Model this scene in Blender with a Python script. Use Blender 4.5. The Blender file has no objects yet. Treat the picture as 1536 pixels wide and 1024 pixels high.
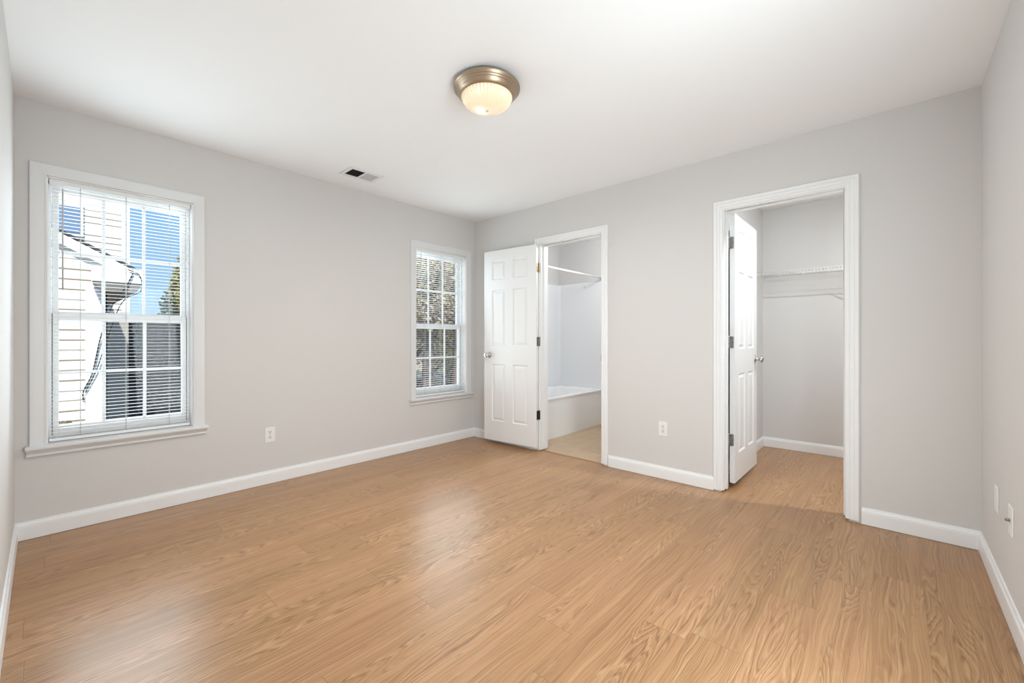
import bpy, bmesh, math, random
from math import pi, sin, cos, radians
from mathutils import Vector, Matrix

S = bpy.context.scene
COL = S.collection
random.seed(7)

# ------------------------------------------------------------------ camera
cam_d = bpy.data.cameras.new('camera')
cam = bpy.data.objects.new('camera', cam_d)
COL.objects.link(cam)
S.camera = cam
cam.location = (-3.29604, -3.56231, 1.10873)
cam.rotation_euler = (pi / 2, 0, 0.735126 - pi / 2)
cam_d.sensor_width = 36.0
cam_d.lens = 633.787 / 1536 * 36
cam_d.shift_y = -3.6 / 1536
cam_d.clip_start = 0.02
cam_d.clip_end = 300

S.view_settings.view_transform = 'Standard'
S.view_settings.look = 'None'
S.view_settings.exposure = 0.06
S.view_settings.gamma = 1.0
S.view_settings.use_curve_mapping = False
S.cycles.max_bounces = 14
S.cycles.diffuse_bounces = 8
S.cycles.glossy_bounces = 4
S.cycles.transparent_max_bounces = 16
S.cycles.use_denoising = True
S.cycles.sample_clamp_indirect = 6.0
S.cycles.caustics_reflective = False
S.cycles.caustics_refractive = False

# ------------------------------------------------------------------ sky
W = bpy.data.worlds.new('sky')
S.world = W
W.use_nodes = True
wn, wl = W.node_tree.nodes, W.node_tree.links
wn.clear()
wo = wn.new('ShaderNodeOutputWorld')
wb = wn.new('ShaderNodeBackground')
wt = wn.new('ShaderNodeTexCoord')
wx = wn.new('ShaderNodeSeparateXYZ')
wr = wn.new('ShaderNodeValToRGB')
wl.new(wt.outputs['Generated'], wx.inputs[0])
wl.new(wx.outputs['Z'], wr.inputs[0])
wr.color_ramp.elements[0].position = 0.0
wr.color_ramp.elements[0].color = (0.55, 0.78, 1.0, 1)
wr.color_ramp.elements[1].position = 0.55
wr.color_ramp.elements[1].color = (0.16, 0.40, 0.92, 1)
e = wr.color_ramp.elements.new(0.2)
e.color = (0.34, 0.63, 1.0, 1)
wl.new(wr.outputs[0], wb.inputs[0])
wb.inputs[1].default_value = 0.88
wl.new(wb.outputs[0], wo.inputs[0])

# ------------------------------------------------------------------ sun and lamps
def light(name, kind, loc, energy, color=(1, 1, 1), rot=(0, 0, 0), **kw):
    d = bpy.data.lights.new(name, kind)
    d.energy = energy
    d.color = color
    for k, v in kw.items():
        setattr(d, k, v)
    o = bpy.data.objects.new(name, d)
    o.location = loc
    o.rotation_euler = rot
    COL.objects.link(o)
    return o

light('sun', 'SUN', (-6, -8, 12), 6.0, (1.0, 0.96, 0.89), (radians(36), 0, radians(-26)), angle=0.01)
LY_D = -3.903
# daylight entering by the two windows
for xw, p_out, p_in, turn in ((-2.953, 13.0, 10.0, 14), (-0.462, 10.5, 6.3, -22)):
    light('window_daylight', 'AREA', (xw, 0.34, 1.30), p_out, (0.86, 0.95, 1.0), (radians(-90), 0, 0),
          shape='RECTANGLE', size=0.85, size_y=1.70)
    light('window_daylight', 'AREA', (xw, -0.13, 1.28), p_in, (0.77, 0.93, 1.0), (radians(-100), 0, radians(turn)),
          shape='RECTANGLE', size=0.62, size_y=1.40, spread=radians(160))
# added fill light, set in a made-up entry doorway behind the camera
light('doorway_fill_light', 'AREA', (-2.24, LY_D - 0.06, 0.98), 47, (0.82, 0.945, 1.0), (radians(95), 0, radians(-33)), shape='RECTANGLE', size=0.62, size_y=1.7)
LAMP = (-1.747, -1.985)
light('ceiling_lamp_light', 'AREA', (LAMP[0], LAMP[1], 2.262), 18, (1.0, 0.95, 0.90), (0, 0, 0), shape='DISK', size=0.24)
light('bathroom_fill_light', 'POINT', (0.80, -1.45, 2.24), 25, (0.93, 0.97, 1.0), shadow_soft_size=0.14)  # unseen lamp added to brighten the bathroom
light('closet_lamp_light', 'AREA', (0.27, -3.72, 2.40), 28, (0.90, 0.97, 1.0), (0, 0, 0), shape='DISK', size=0.05)

# ------------------------------------------------------------------ materials
class NT:
    def __init__(s, name):
        s.m = bpy.data.materials.new(name)
        s.m.use_nodes = True
        s.t = s.m.node_tree
        s.t.nodes.clear()
        s.out = s.t.nodes.new('ShaderNodeOutputMaterial')
    def n(s, kind, ins=None, **props):
        nd = s.t.nodes.new('ShaderNode' + kind)
        for k, v in props.items():
            setattr(nd, k, v)
        for k, v in (ins or {}).items():
            s.set(nd.inputs[k], v)
        return nd
    def set(s, sock, v):
        if isinstance(v, bpy.types.NodeSocket):
            s.t.links.new(v, sock)
        elif hasattr(v, 'outputs'):
            s.t.links.new(v.outputs[0], sock)
        else:
            if isinstance(v, tuple) and len(v) == 3 and sock.type == 'RGBA':
                v = v + (1,)
            sock.default_value = v
    def math(s, op, a, b=0.0, c=None, clamp=False):
        ins = {0: a, 1: b}
        if c is not None:
            ins[2] = c
        return s.n('Math', ins, operation=op, use_clamp=clamp).outputs[0]
    def mix(s, f, a, b, mode='MIX'):
        nd = s.n('Mix', data_type='RGBA', blend_type=mode)
        s.set(nd.inputs[0], f)
        s.set(nd.inputs[6], a)
        s.set(nd.inputs[7], b)
        return nd.outputs[2]
    def noise(s, vec, scale=1.0, detail=2.0, rough=0.5):
        return s.n('TexNoise', {'Vector': vec, 'Scale': scale, 'Detail': detail, 'Roughness': rough}).outputs[0]
    def ss(s, v, a, b):
        return s.n('MapRange', {0: v, 1: a, 2: b, 3: 0.0, 4: 1.0}, interpolation_type='SMOOTHSTEP').outputs[0]
    def coord(s):
        return s.n('TexCoord').outputs['Object']
    def bump(s, h, strength, dist=0.002):
        return s.n('Bump', {'Height': h, 'Strength': strength, 'Distance': dist}).outputs[0]
    def done(s, sh):
        s.t.links.new(sh.outputs[0], s.out.inputs[0])
        return s.m

def pbr(name, col, rough=0.5, metal=0.0, var=0.03, nscale=6.0, bump=0.0, bscale=300.0, coat=0.0, spec=0.5):
    t = NT(name)
    c = t.coord()
    f = t.noise(c, nscale, 3)
    dark = tuple(x * (1 - var) for x in col)
    lite = tuple(min(1, x * (1 + var)) for x in col)
    b = t.n('BsdfPrincipled', {'Base Color': t.mix(f, dark, lite), 'Roughness': rough, 'Metallic': metal,
                               'Coat Weight': coat, 'Specular IOR Level': spec})
    if bump:
        t.set(b.inputs['Normal'], t.bump(t.noise(c, bscale, 2), bump, 0.001))
    return t.done(b)

M = {}
M['wall'] = pbr('greige_wall_paint', (0.655, 0.640, 0.627), 0.75, var=0.012, nscale=2.0, bump=0.06, bscale=220, spec=0.25)
M['ceiling'] = pbr('white_ceiling_paint', (0.865, 0.87, 0.88), 0.85, var=0.008, nscale=1.5, bump=0.05, bscale=180, spec=0.15)
M['trim'] = pbr('white_trim_paint', (0.83, 0.835, 0.84), 0.35, var=0.008, nscale=5)
M['wintrim'] = pbr('shaded_white_window_trim', (0.72, 0.725, 0.73), 0.4, var=0.008, nscale=5)  # white trim darkened, shade of the window wall put into its colour
M['door'] = pbr('white_door_paint', (0.81, 0.81, 0.81), 0.32, var=0.01, nscale=4, bump=0.03, bscale=140)
M['vinyl'] = pbr('white_window_vinyl', (0.86, 0.86, 0.86), 0.35, var=0.01)
M['slat'] = pbr('white_blind_slat', (0.86, 0.86, 0.85), 0.4, var=0.01)
M['cord'] = pbr('pale_cord', (0.62, 0.62, 0.60), 0.7)
M['wand'] = pbr('clear_grey_wand', (0.55, 0.55, 0.55), 0.25)
M['plate'] = pbr('white_plate_plastic', (0.80, 0.80, 0.79), 0.35, var=0.01)
M['dark'] = pbr('dark_slot', (0.015, 0.015, 0.015), 0.6)
M['trackgap'] = pbr('dark_track_gap', (0.10, 0.10, 0.10), 0.6)
M['nickel'] = pbr('satin_nickel', (0.62, 0.60, 0.57), 0.22, metal=1.0, var=0.04, nscale=40)
M['hinge'] = pbr('grey_hinge_steel', (0.30, 0.295, 0.285), 0.38, metal=1.0, var=0.08, nscale=60)
M['brass'] = pbr('aged_brass_hinge', (0.42, 0.33, 0.19), 0.35, metal=1.0, var=0.15, nscale=80)
M['black'] = pbr('black_hinge_steel', (0.06, 0.06, 0.06), 0.4, metal=0.8, var=0.1, nscale=60)
M['rim'] = pbr('brushed_bronze_nickel', (0.40, 0.305, 0.22), 0.36, metal=0.8, var=0.05, nscale=30)
M['tub'] = pbr('white_tub_acrylic', (0.84, 0.845, 0.85), 0.18, var=0.006)
M['surround'] = pbr('white_surround_acrylic', (0.80, 0.81, 0.82), 0.22, var=0.006)
M['rod'] = pbr('white_rod_enamel', (0.86, 0.85, 0.82), 0.25)
M['wire'] = pbr('white_coated_wire', (0.82, 0.81, 0.79), 0.4)
M['ventwhite'] = pbr('white_vent_enamel', (0.78, 0.78, 0.78), 0.45)
M['louver'] = pbr('grey_vent_louver', (0.55, 0.55, 0.55), 0.5)
M['louvershade'] = pbr('shaded_vent_louver', (0.16, 0.155, 0.15), 0.5)  # same louvers darkened, the shade inside the vent put into the colour
M['threshold'] = pbr('brown_threshold_wood', (0.30, 0.17, 0.075), 0.4, var=0.2, nscale=25)

# glass pane: clear, lets light through
t = NT('window_glass')
fr = t.n('Fresnel', {'IOR': 1.45})
g = t.n('BsdfGlossy', {'Roughness': 0.02})
tr = t.n('BsdfTransparent', {'Color': (0.97, 0.985, 0.98, 1)})
M['glass'] = t.done(t.n('MixShader', {0: t.math('MULTIPLY', fr.outputs[0], 0.22), 1: tr, 2: g}))

# lamp glass: frosted fluted glass lit from inside
t = NT('fluted_lamp_glass')
M['lampglass'] = t.done(t.n('BsdfPrincipled', {'Base Color': (0.80, 0.70, 0.54, 1), 'Roughness': 0.14, 'Coat Weight': 0.6,
        'Emission Color': (1.0, 0.76, 0.46, 1), 'Emission Strength': 0.30}))
t = NT('glowing_bulb')
M['bulb'] = t.done(t.n('Emission', {'Color': (1.0, 0.85, 0.62, 1), 'Strength': 3.0}))

# oak laminate planks running along X
def laminate():
    t = NT('oak_laminate')
    PW, PL = 0.1655, 1.22
    sep = t.n('SeparateXYZ', {0: t.coord()})
    x, y = sep.outputs[0], sep.outputs[1]
    yy = t.math('DIVIDE', t.math('ADD', y, 10 * PW + 0.0170), PW)
    row = t.math('FLOOR', yy)
    v = t.math('FRACT', yy)
    wn1 = t.n('TexWhiteNoise', {'W': t.math('MULTIPLY', row, 7.31)}, noise_dimensions='1D')
    xx = t.math('DIVIDE', t.math('ADD', t.math('ADD', x, 30.0), t.math('MULTIPLY', wn1.outputs[0], PL)), PL)
    colm = t.math('FLOOR', xx)
    u = t.math('FRACT', xx)
    idv = t.n('CombineXYZ', {0: row, 1: colm, 2: 3.0})
    wn2 = t.n('TexWhiteNoise', {'Vector': idv}, noise_dimensions='3D')
    rnd = t.n('SeparateColor', {0: wn2.outputs['Color']})
    r, gg, b = rnd.outputs
    lx = t.math('ADD', t.math('MULTIPLY', u, PL), t.math('MULTIPLY', r, 40.0))
    ly = t.math('ADD', t.math('MULTIPLY', v, PW), t.math('MULTIPLY', gg, 17.0))
    lz = t.math('MULTIPLY', b, 9.0)
    warp = t.noise(t.n('CombineXYZ', {0: t.math('MULTIPLY', lx, 2.6), 1: t.math('MULTIPLY', ly, 9.0), 2: lz}), 1.0, 2, 0.5)
    ly = t.math('ADD', ly, t.math('MULTIPLY', t.math('SUBTRACT', warp, 0.5), 0.055))
    def vec(sx, sy):
        return t.n('CombineXYZ', {0: t.math('MULTIPLY', lx, sx), 1: t.math('MULTIPLY', ly, sy), 2: lz})
    fine = t.noise(vec(5.0, 420.0), 1.0, 3, 0.6)
    streak = t.noise(vec(1.6, 95.0), 1.0, 3, 0.6)
    broad = t.noise(vec(1.1, 16.0), 1.0, 2, 0.5)
    pores = t.noise(vec(28.0, 620.0), 1.0, 2, 0.5)
    field = t.noise(vec(1.2, 11.5), 1.0, 1.2, 0.45)
    field = t.math('ADD', field, t.math('MULTIPLY', t.math('SUBTRACT', streak, 0.5), 0.035))
    ph = t.math('MULTIPLY', field, 2 * pi * 21)
    sn = t.math('SINE', ph)
    dl = t.ss(sn, 0.60, 1.0)
    ll = t.ss(t.math('SINE', t.math('ADD', ph, 2.2)), 0.55, 1.0)
    zone = t.ss(t.noise(vec(0.8, 8.0), 1.0, 1), 0.42, 0.60)
    broken = t.math('ADD', 0.35, t.math('MULTIPLY', 0.65, t.ss(t.noise(vec(14.0, 200.0), 1.0, 2), 0.32, 0.62)))
    dl = t.math('MULTIPLY', t.math('MULTIPLY', dl, zone), broken)
    ll = t.math('MULTIPLY', t.math('MULTIPLY', ll, zone), broken)
    base = t.mix(t.ss(broad, 0.3, 0.7), (0.455, 0.262, 0.140), (0.525, 0.310, 0.172))
    base = t.mix(t.math('MULTIPLY', t.ss(streak, 0.50, 0.72), 0.62), base, (0.33, 0.175, 0.082))
    base = t.mix(t.math('MULTIPLY', t.ss(streak, 0.46, 0.30), 0.45), base, (0.62, 0.395, 0.235))
    base = t.mix(t.math('MULTIPLY', t.ss(fine, 0.52, 0.72), 0.50), base, (0.62, 0.40, 0.24))
    base = t.mix(t.math('MULTIPLY', t.ss(fine, 0.48, 0.28), 0.45), base, (0.33, 0.18, 0.085))
    lines = t.noise(vec(1.3, 210.0), 1.0, 2, 0.5)
    base = t.mix(t.math('MULTIPLY', t.ss(lines, 0.54, 0.68), 0.50), base, (0.29, 0.15, 0.07))
    base = t.mix(t.math('MULTIPLY', t.ss(lines, 0.45, 0.32), 0.50), base, (0.66, 0.43, 0.26))
    base = t.mix(t.math('MULTIPLY', dl, 0.70), base, (0.24, 0.12, 0.055))
    base = t.mix(t.math('MULTIPLY', ll, 0.60), base, (0.66, 0.44, 0.27))
    base = t.mix(t.math('MULTIPLY', t.ss(pores, 0.62, 0.75), 0.30), base, (0.27, 0.14, 0.065))
    tone = t.n('CombineColor', {0: t.math('ADD', 0.735, t.math('MULTIPLY', r, 0.10)), 1: t.math('ADD', 0.665, t.math('MULTIPLY', t.math('ADD', r, t.math('MULTIPLY', b, 0.25)), 0.09)), 2: t.math('ADD', 0.555, t.math('MULTIPLY', r, 0.105))})
    base = t.mix(1.0, base, tone.outputs[0], 'MULTIPLY')
    ev = t.math('MULTIPLY', t.math('MINIMUM', v, t.math('SUBTRACT', 1.0, v)), PW)
    eu = t.math('MULTIPLY', t.math('MINIMUM', u, t.math('SUBTRACT', 1.0, u)), PL)
    seamv = t.math('SUBTRACT', 1.0, t.ss(ev, 0.0003, 0.0016))
    seamu = t.math('SUBTRACT', 1.0, t.ss(eu, 0.0003, 0.0018))
    seam = t.math('MAXIMUM', t.math('MULTIPLY', seamv, 0.42), t.math('MULTIPLY', seamu, 0.75))
    base = t.mix(seam, base, (0.20, 0.10, 0.045))
    h = t.math('SUBTRACT', t.math('ADD', fine, t.math('MULTIPLY', streak, 0.7)), t.math('MULTIPLY', seam, 3.0))
    bs = t.n('BsdfPrincipled', {'Base Color': base, 'Roughness': t.math('ADD', 0.24, t.math('MULTIPLY', fine, 0.14)),
                                'Specular IOR Level': 0.5, 'Normal': t.bump(h, 0.12, 0.0012)})
    return t.done(bs)
M['floor'] = laminate()

def sheet_vinyl():
    t = NT('tan_stone_vinyl')
    c = t.coord()
    br = t.n('TexBrick', {'Vector': c, 'Color1': (0.43, 0.295, 0.165, 1), 'Color2': (0.50, 0.355, 0.21, 1), 'Mortar': (0.37, 0.27, 0.165, 1),
                          'Scale': 1.0, 'Mortar Size': 0.004, 'Brick Width': 0.30, 'Row Height': 0.30})
    n1 = t.noise(c, 9.0, 5, 0.6)
    colr = t.mix(t.math('MULTIPLY', t.ss(n1, 0.35, 0.7), 0.5), br.outputs[0], (0.54, 0.43, 0.30))
    return t.done(t.n('BsdfPrincipled', {'Base Color': colr, 'Roughness': 0.32}))
M['sheet'] = sheet_vinyl()

def siding(name, col, lap, zoff=0.0):
    t = NT(name)
    sep = t.n('SeparateXYZ', {0: t.coord()})
    z = t.math('FRACT', t.math('DIVIDE', t.math('ADD', sep.outputs[2], 20.0 + zoff), lap))
    ln = t.math('SUBTRACT', 1.0, t.ss(z, 0.08, 0.20))  # shadow line of each lap, painted into the colour
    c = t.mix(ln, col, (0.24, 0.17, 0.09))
    hb = t.math('MULTIPLY', z, -1.0)
    b = t.n('BsdfPrincipled', {'Base Color': c, 'Roughness': 0.55, 'Normal': t.bump(hb, 0.5, 0.012)})
    return t.done(b)
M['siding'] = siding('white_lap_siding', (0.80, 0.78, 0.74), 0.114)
M['extwhite'] = pbr('white_exterior_trim', (0.82, 0.81, 0.79), 0.5)
M['soffit'] = pbr('shaded_taupe_soffit', (0.21, 0.19, 0.165), 0.7)  # shade under the eave put into the soffit colour
M['shingle'] = pbr('charcoal_shingle', (0.07, 0.07, 0.075), 0.9, var=0.5, nscale=30)
M['lowerwall'] = pbr('grey_lower_wall', (0.46, 0.43, 0.38), 0.9, var=0.25, nscale=40)
M['fence'] = pbr('charcoal_fence_board', (0.032, 0.033, 0.036), 0.9, var=0.2, nscale=25)
M['extglass'] = pbr('sky_tinted_house_glass', (0.20, 0.30, 0.46), 0.1)  # blue of the reflected sky put into the glass colour
M['cable'] = pbr('black_cable', (0.02, 0.02, 0.022), 0.6)
M['grass'] = pbr('tan_gravel', (0.34, 0.285, 0.20), 0.95, var=0.4, nscale=20)
M['bark'] = pbr('grey_brown_bark', (0.17, 0.135, 0.115), 0.9, var=0.35, nscale=25)

def leafmat(name, cols, trans=0.35):
    t = NT(name)
    geo = t.n('NewGeometry')
    ramp = t.n('ValToRGB', {0: geo.outputs['Random Per Island']})
    ramp.color_ramp.interpolation = 'CONSTANT'
    els = ramp.color_ramp.elements
    while len(els) < len(cols):
        els.new(0.5)
    for i, c in enumerate(cols):
        els[i].position = i / len(cols)
        els[i].color = c + (1,)
    d = t.n('BsdfDiffuse', {'Color': ramp.outputs[0]})
    tl = t.n('BsdfTranslucent', {'Color': ramp.outputs[0]})
    return t.done(t.n('MixShader', {0: trans, 1: d, 2: tl}))
M['leafmix'] = leafmat('autumn_leaves', [(0.52, 0.41, 0.35), (0.58, 0.52, 0.17), (0.38, 0.29, 0.24), (0.76, 0.68, 0.58), (0.50, 0.40, 0.34), (0.56, 0.44, 0.38), (0.74, 0.68, 0.40), (0.30, 0.24, 0.19)])
M['leafgreen'] = leafmat('yellow_green_leaves', [(0.50, 0.50, 0.16), (0.28, 0.30, 0.11), (0.66, 0.62, 0.32), (0.40, 0.33, 0.24)])
M['shrub'] = leafmat('tan_olive_leaves', [(0.34, 0.29, 0.16), (0.26, 0.22, 0.13), (0.20, 0.18, 0.11)])

# ------------------------------------------------------------------ mesh helpers
class MB:
    """collects geometry and links it as one mesh object"""
    def __init__(s):
        s.v, s.f, s.sm = [], [], []
    def add(s, vs, fs, smooth=False):
        o = len(s.v)
        s.v += [tuple(p) for p in vs]
        s.f += [tuple(i + o for i in f) for f in fs]
        s.sm += [smooth] * len(fs)
        return s
    def box(s, x0, x1, y0, y1, z0, z1):
        x0, x1 = min(x0, x1), max(x0, x1)
        y0, y1 = min(y0, y1), max(y0, y1)
        z0, z1 = min(z0, z1), max(z0, z1)
        vs = [(x0, y0, z0), (x1, y0, z0), (x1, y1, z0), (x0, y1, z0), (x0, y0, z1), (x1, y0, z1), (x1, y1, z1), (x0, y1, z1)]
        return s.add(vs, [(0, 3, 2, 1), (4, 5, 6, 7), (0, 1, 5, 4), (1, 2, 6, 5), (2, 3, 7, 6), (3, 0, 4, 7)])
    def tube(s, pts, r, n=8, caps=True):
        pts = [Vector(p) for p in pts]
        rs = r if isinstance(r, (list, tuple)) else [r] * len(pts)
        vs, fs = [], []
        up = Vector((0, 0, 1))
        for i, p in enumerate(pts):
            d = (pts[min(i + 1, len(pts) - 1)] - pts[max(i - 1, 0)]).normalized()
            ref = up if abs(d.z) < 0.9 else Vector((1, 0, 0))
            a = d.cross(ref).normalized()
            b = d.cross(a).normalized()
            for k in range(n):
                th = 2 * pi * k / n
                vs.append(p + (a * cos(th) + b * sin(th)) * rs[i])
        for i in range(len(pts) - 1):
            for k in range(n):
                k2 = (k + 1) % n
                fs.append((i * n + k, i * n + k2, (i + 1) * n + k2, (i + 1) * n + k))
        if caps:
            fs.append(tuple(range(n)))
            fs.append(tuple(reversed(range((len(pts) - 1) * n, len(pts) * n))))
        return s.add(vs, fs, True)
    def lathe(s, prof, n=48, mat=None, flute=0, depth=0.0):
        vs, fs = [], []
        mat = mat or Matrix()
        m = len(prof)
        for k in range(n):
            th = 2 * pi * k / n
            for (r, z) in prof:
                rr = r * (1 + depth * cos(flute * th)) if flute else r
                vs.append(mat @ Vector((rr * cos(th), rr * sin(th), z)))
        for k in range(n):
            k2 = (k + 1) % n
            for i in range(m - 1):
                fs.append((k * m + i, k2 * m + i, k2 * m + i + 1, k * m + i + 1))
        return s.add(vs, fs, True)
    def build(s, name, mat, parent=None, bevel=0.0, seg=2, recalc=True):
        me = bpy.data.meshes.new(name)
        me.from_pydata(s.v, [], s.f)
        for p, q in zip(me.polygons, s.sm):
            p.use_smooth = q
        if recalc:
            bm = bmesh.new()
            bm.from_mesh(me)
            bmesh.ops.remove_doubles(bm, verts=bm.verts, dist=1e-6)
            bmesh.ops.recalc_face_normals(bm, faces=bm.faces)
            bm.to_mesh(me)
            bm.free()
        me.materials.append(M[mat])
        o = bpy.data.objects.new(name, me)
        COL.objects.link(o)
        if parent is not None:
            o.parent = parent
            o.matrix_parent_inverse = Matrix.Translation(parent.location).inverted() if parent.parent is None else Matrix()
        if bevel:
            b = o.modifiers.new('bevel', 'BEVEL')
            b.width = bevel
            b.segments = seg
            b.limit_method = 'ANGLE'
            b.angle_limit = radians(40)
        return o

def tag(o, label, cat=None, group=None, kind=None):
    o['label'] = label
    if cat:
        o['category'] = cat
    if group:
        o['group'] = group
    if kind:
        o['kind'] = kind
    return o

def empty(name, loc=(0, 0, 0)):
    o = bpy.data.objects.new(name, None)
    o.location = loc
    o.empty_display_size = 0.1
    COL.objects.link(o)
    return o

def struct(o, label, cat):
    return tag(o, label, cat, kind='structure')

# a wall slab with rectangular holes; axis 'x' = plane of constant x, 'y' = plane of constant y
def wall(name, axis, c0, c1, u0, u1, holes, label, mat='wall', z0=0.0, z1=2.44):
    us = sorted({u0, u1} | {h[0] for h in holes} | {h[1] for h in holes})
    zs = sorted({z0, z1} | {h[2] for h in holes} | {h[3] for h in holes})
    nu, nz = len(us) - 1, len(zs) - 1
    def solid(i, j):
        if not (0 <= i < nu and 0 <= j < nz):
            return False
        um, zm = (us[i] + us[i + 1]) / 2, (zs[j] + zs[j + 1]) / 2
        return not any(h[0] < um < h[1] and h[2] < zm < h[3] for h in holes)
    def P(c, u, z):
        return (c, u, z) if axis == 'x' else (u, c, z)
    b = MB()
    q = lambda *p: b.add(p, [(0, 1, 2, 3)])
    for i in range(nu):
        for j in range(nz):
            if not solid(i, j):
                continue
            a, d, lo, hi = us[i], us[i + 1], zs[j], zs[j + 1]
            for c in (c0, c1):
                q(P(c, a, lo), P(c, d, lo), P(c, d, hi), P(c, a, hi))
            if not solid(i - 1, j):
                q(P(c0, a, lo), P(c1, a, lo), P(c1, a, hi), P(c0, a, hi))
            if not solid(i + 1, j):
                q(P(c0, d, lo), P(c1, d, lo), P(c1, d, hi), P(c0, d, hi))
            if not solid(i, j - 1):
                q(P(c0, a, lo), P(c1, a, lo), P(c1, d, lo), P(c0, d, lo))
            if not solid(i, j + 1):
                q(P(c0, a, hi), P(c1, a, hi), P(c1, d, hi), P(c0, d, hi))
    return struct(b.build(name, mat), label, 'wall')

# moulding carried round three sides (left, top, right) of an opening, mitred
def casing(mb, axis, face, sgn, uL, uR, zb, zt, prof):
    """prof: list of (outward offset, height off the wall); sgn = direction off the wall along the axis"""
    def P(u, z, h):
        return (face + sgn * h, u, z) if axis == 'x' else (u, face + sgn * h, z)
    m = len(prof)
    vs = []
    for (a, h) in prof:
        vs += [P(uL - a, zb, h), P(uL - a, zt + a, h), P(uR + a, zt + a, h), P(uR + a, zb, h)]
    fs = []
    for i in range(m):
        j = (i + 1) % m
        for k in range(3):
            fs.append((i * 4 + k, i * 4 + k + 1, j * 4 + k + 1, j * 4 + k))
    fs.append(tuple(i * 4 for i in range(m)))
    fs.append(tuple(i * 4 + 3 for i in reversed(range(m))))
    mb.add(vs, fs)

CASE = [(0.0, 0.0), (0.0, 0.009), (0.004, 0.0115), (0.014, 0.0115), (0.0165, 0.008), (0.019, 0.0115), (0.036, 0.0135),
        (0.0385, 0.0105), (0.042, 0.0155), (0.057, 0.0165), (0.061, 0.013), (0.061, 0.0)]
CASEW = [(0.0, 0.0), (0.0, 0.010), (0.003, 0.012), (0.006, 0.012), (0.008, 0.010), (0.012, 0.011), (0.050, 0.0155),
         (0.058, 0.016), (0.062, 0.016), (0.065, 0.013), (0.066, 0.0)]

def run_profile(mb, p0, p1, nrm, prof, m0=0, m1=0):
    """extrude (height off wall, z) profile from p0 to p1; m0/m1 = mitre factors at the ends (+1 inside corner)"""
    p0, p1, nrm = Vector(p0), Vector(p1), Vector(nrm)
    d = (p1 - p0).normalized()
    m = len(prof)
    vs = [p0 + d * (h * m0) + nrm * h + Vector((0, 0, z)) for h, z in prof] + [p1 - d * (h * m1) + nrm * h + Vector((0, 0, z)) for h, z in prof]
    fs = [(i, (i + 1) % m, m + (i + 1) % m, m + i) for i in range(m)]
    fs += [tuple(reversed(range(m))), tuple(range(m, 2 * m))]
    mb.add(vs, fs)

BASE = [(0, 0.002), (0.0135, 0.002), (0.0135, 0.072), (0.0125, 0.078), (0.0125, 0.082), (0.010, 0.086), (0.0075, 0.092), (0.0065, 0.0985), (0, 0.1)]

# ------------------------------------------------------------------ room shell
LX, LY, H = -3.407, -3.903, 2.44
TW = 0.115                       # inner wall thickness
BATH = (-1.663, -0.947, 0.0, 2.058)
CLOS = (-3.358, -2.630, 0.0, 2.058)
WIN = {1: (-3.289, -2.616), 2: (-0.797, -0.124)}
WZ = (0.515, 2.034)

wall('wall_left', 'y', 0.0, 0.14, LX - 0.14, 1.80, [(WIN[1][0], WIN[1][1], *WZ), (WIN[2][0], WIN[2][1], *WZ)], 'greige wall with the two windows in it')
wall('wall_right', 'x', 0.0, TW, LY - 0.14, 0.0, [BATH, CLOS], 'greige wall with the bathroom and closet doorways')
wall('wall_near_left', 'x', LX - 0.14, LX, LY - 0.14, 0.0, [], 'greige wall strip at the far left edge of the photo')
wall('wall_near_right', 'y', LY - 0.14, LY, LX, 0.0, [(-2.70, -1.90, 0.0, 2.05)], 'greige wall at the right edge with two white plates')  # doorway opening added out of view for the fill light
wall('wall_bathroom_end', 'x', 1.656, 1.80, -2.44, 0.0, [], 'greige wall above the shower surround at the end of the tub')
wall('wall_closet_side', 'y', -2.549, -2.44, TW, 1.85, [], 'greige closet side wall behind the open closet door')
wall('wall_closet_back', 'x', 1.71, 1.85, LY - 0.14, -2.549, [], 'greige closet back wall carrying the wire shelf')
wall('wall_closet_end', 'y', LY - 0.14, LY, TW, 1.71, [], 'greige closet end wall hidden right of the doorway')

# unseen hallway added beyond the made-up entry doorway (behind the camera)
wall('wall_added_hall_back', 'y', -5.34, -5.20, -3.40, -0.60, [], 'greige wall of the added hallway facing the entry doorway')
wall('wall_added_hall_left', 'x', -3.54, -3.40, -5.34, LY - 0.14, [], 'greige end wall of the added hallway')
wall('wall_added_hall_right', 'x', -0.60, -0.46, -5.34, LY - 0.14, [], 'greige end wall of the added hallway farther from the camera')
fl = MB()
fl.box(LX - 0.14, 0.012, -5.34, 0.14, -0.12, 0.0)
fl.box(0.012, 1.85, LY - 0.14, -2.549, -0.12, 0.0)
struct(fl.build('floor', 'floor'), 'honey oak plank floor of the bedroom and closet', 'floor')
fb = MB()
fb.box(0.034, 1.80, -2.549, 0.14, -0.12, -0.002)
struct(fb.build('floor_bathroom', 'sheet'), 'tan vinyl floor seen through the bathroom doorway', 'floor')
th = MB()
th.add([(0.006, -1.645, 0), (0.006, -0.965, 0), (0.012, -1.645, 0.006), (0.012, -0.965, 0.006), (0.034, -1.645, 0.006), (0.034, -0.965, 0.006), (0.040, -1.645, -0.002), (0.040, -0.965, -0.002)],
       [(0, 1, 3, 2), (2, 3, 5, 4), (4, 5, 7, 6), (0, 2, 4, 6), (1, 7, 5, 3), (0, 6, 7, 1)])
struct(th.build('trim_1', 'threshold'), 'brown threshold strip across the bathroom doorway', 'threshold')
cb = MB()
cb.box(LX - 0.14, 1.85, -5.34, 0.14, H, H + 0.12)
struct(cb.build('ceiling', 'ceiling'), 'plain white ceiling', 'ceiling')

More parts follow.
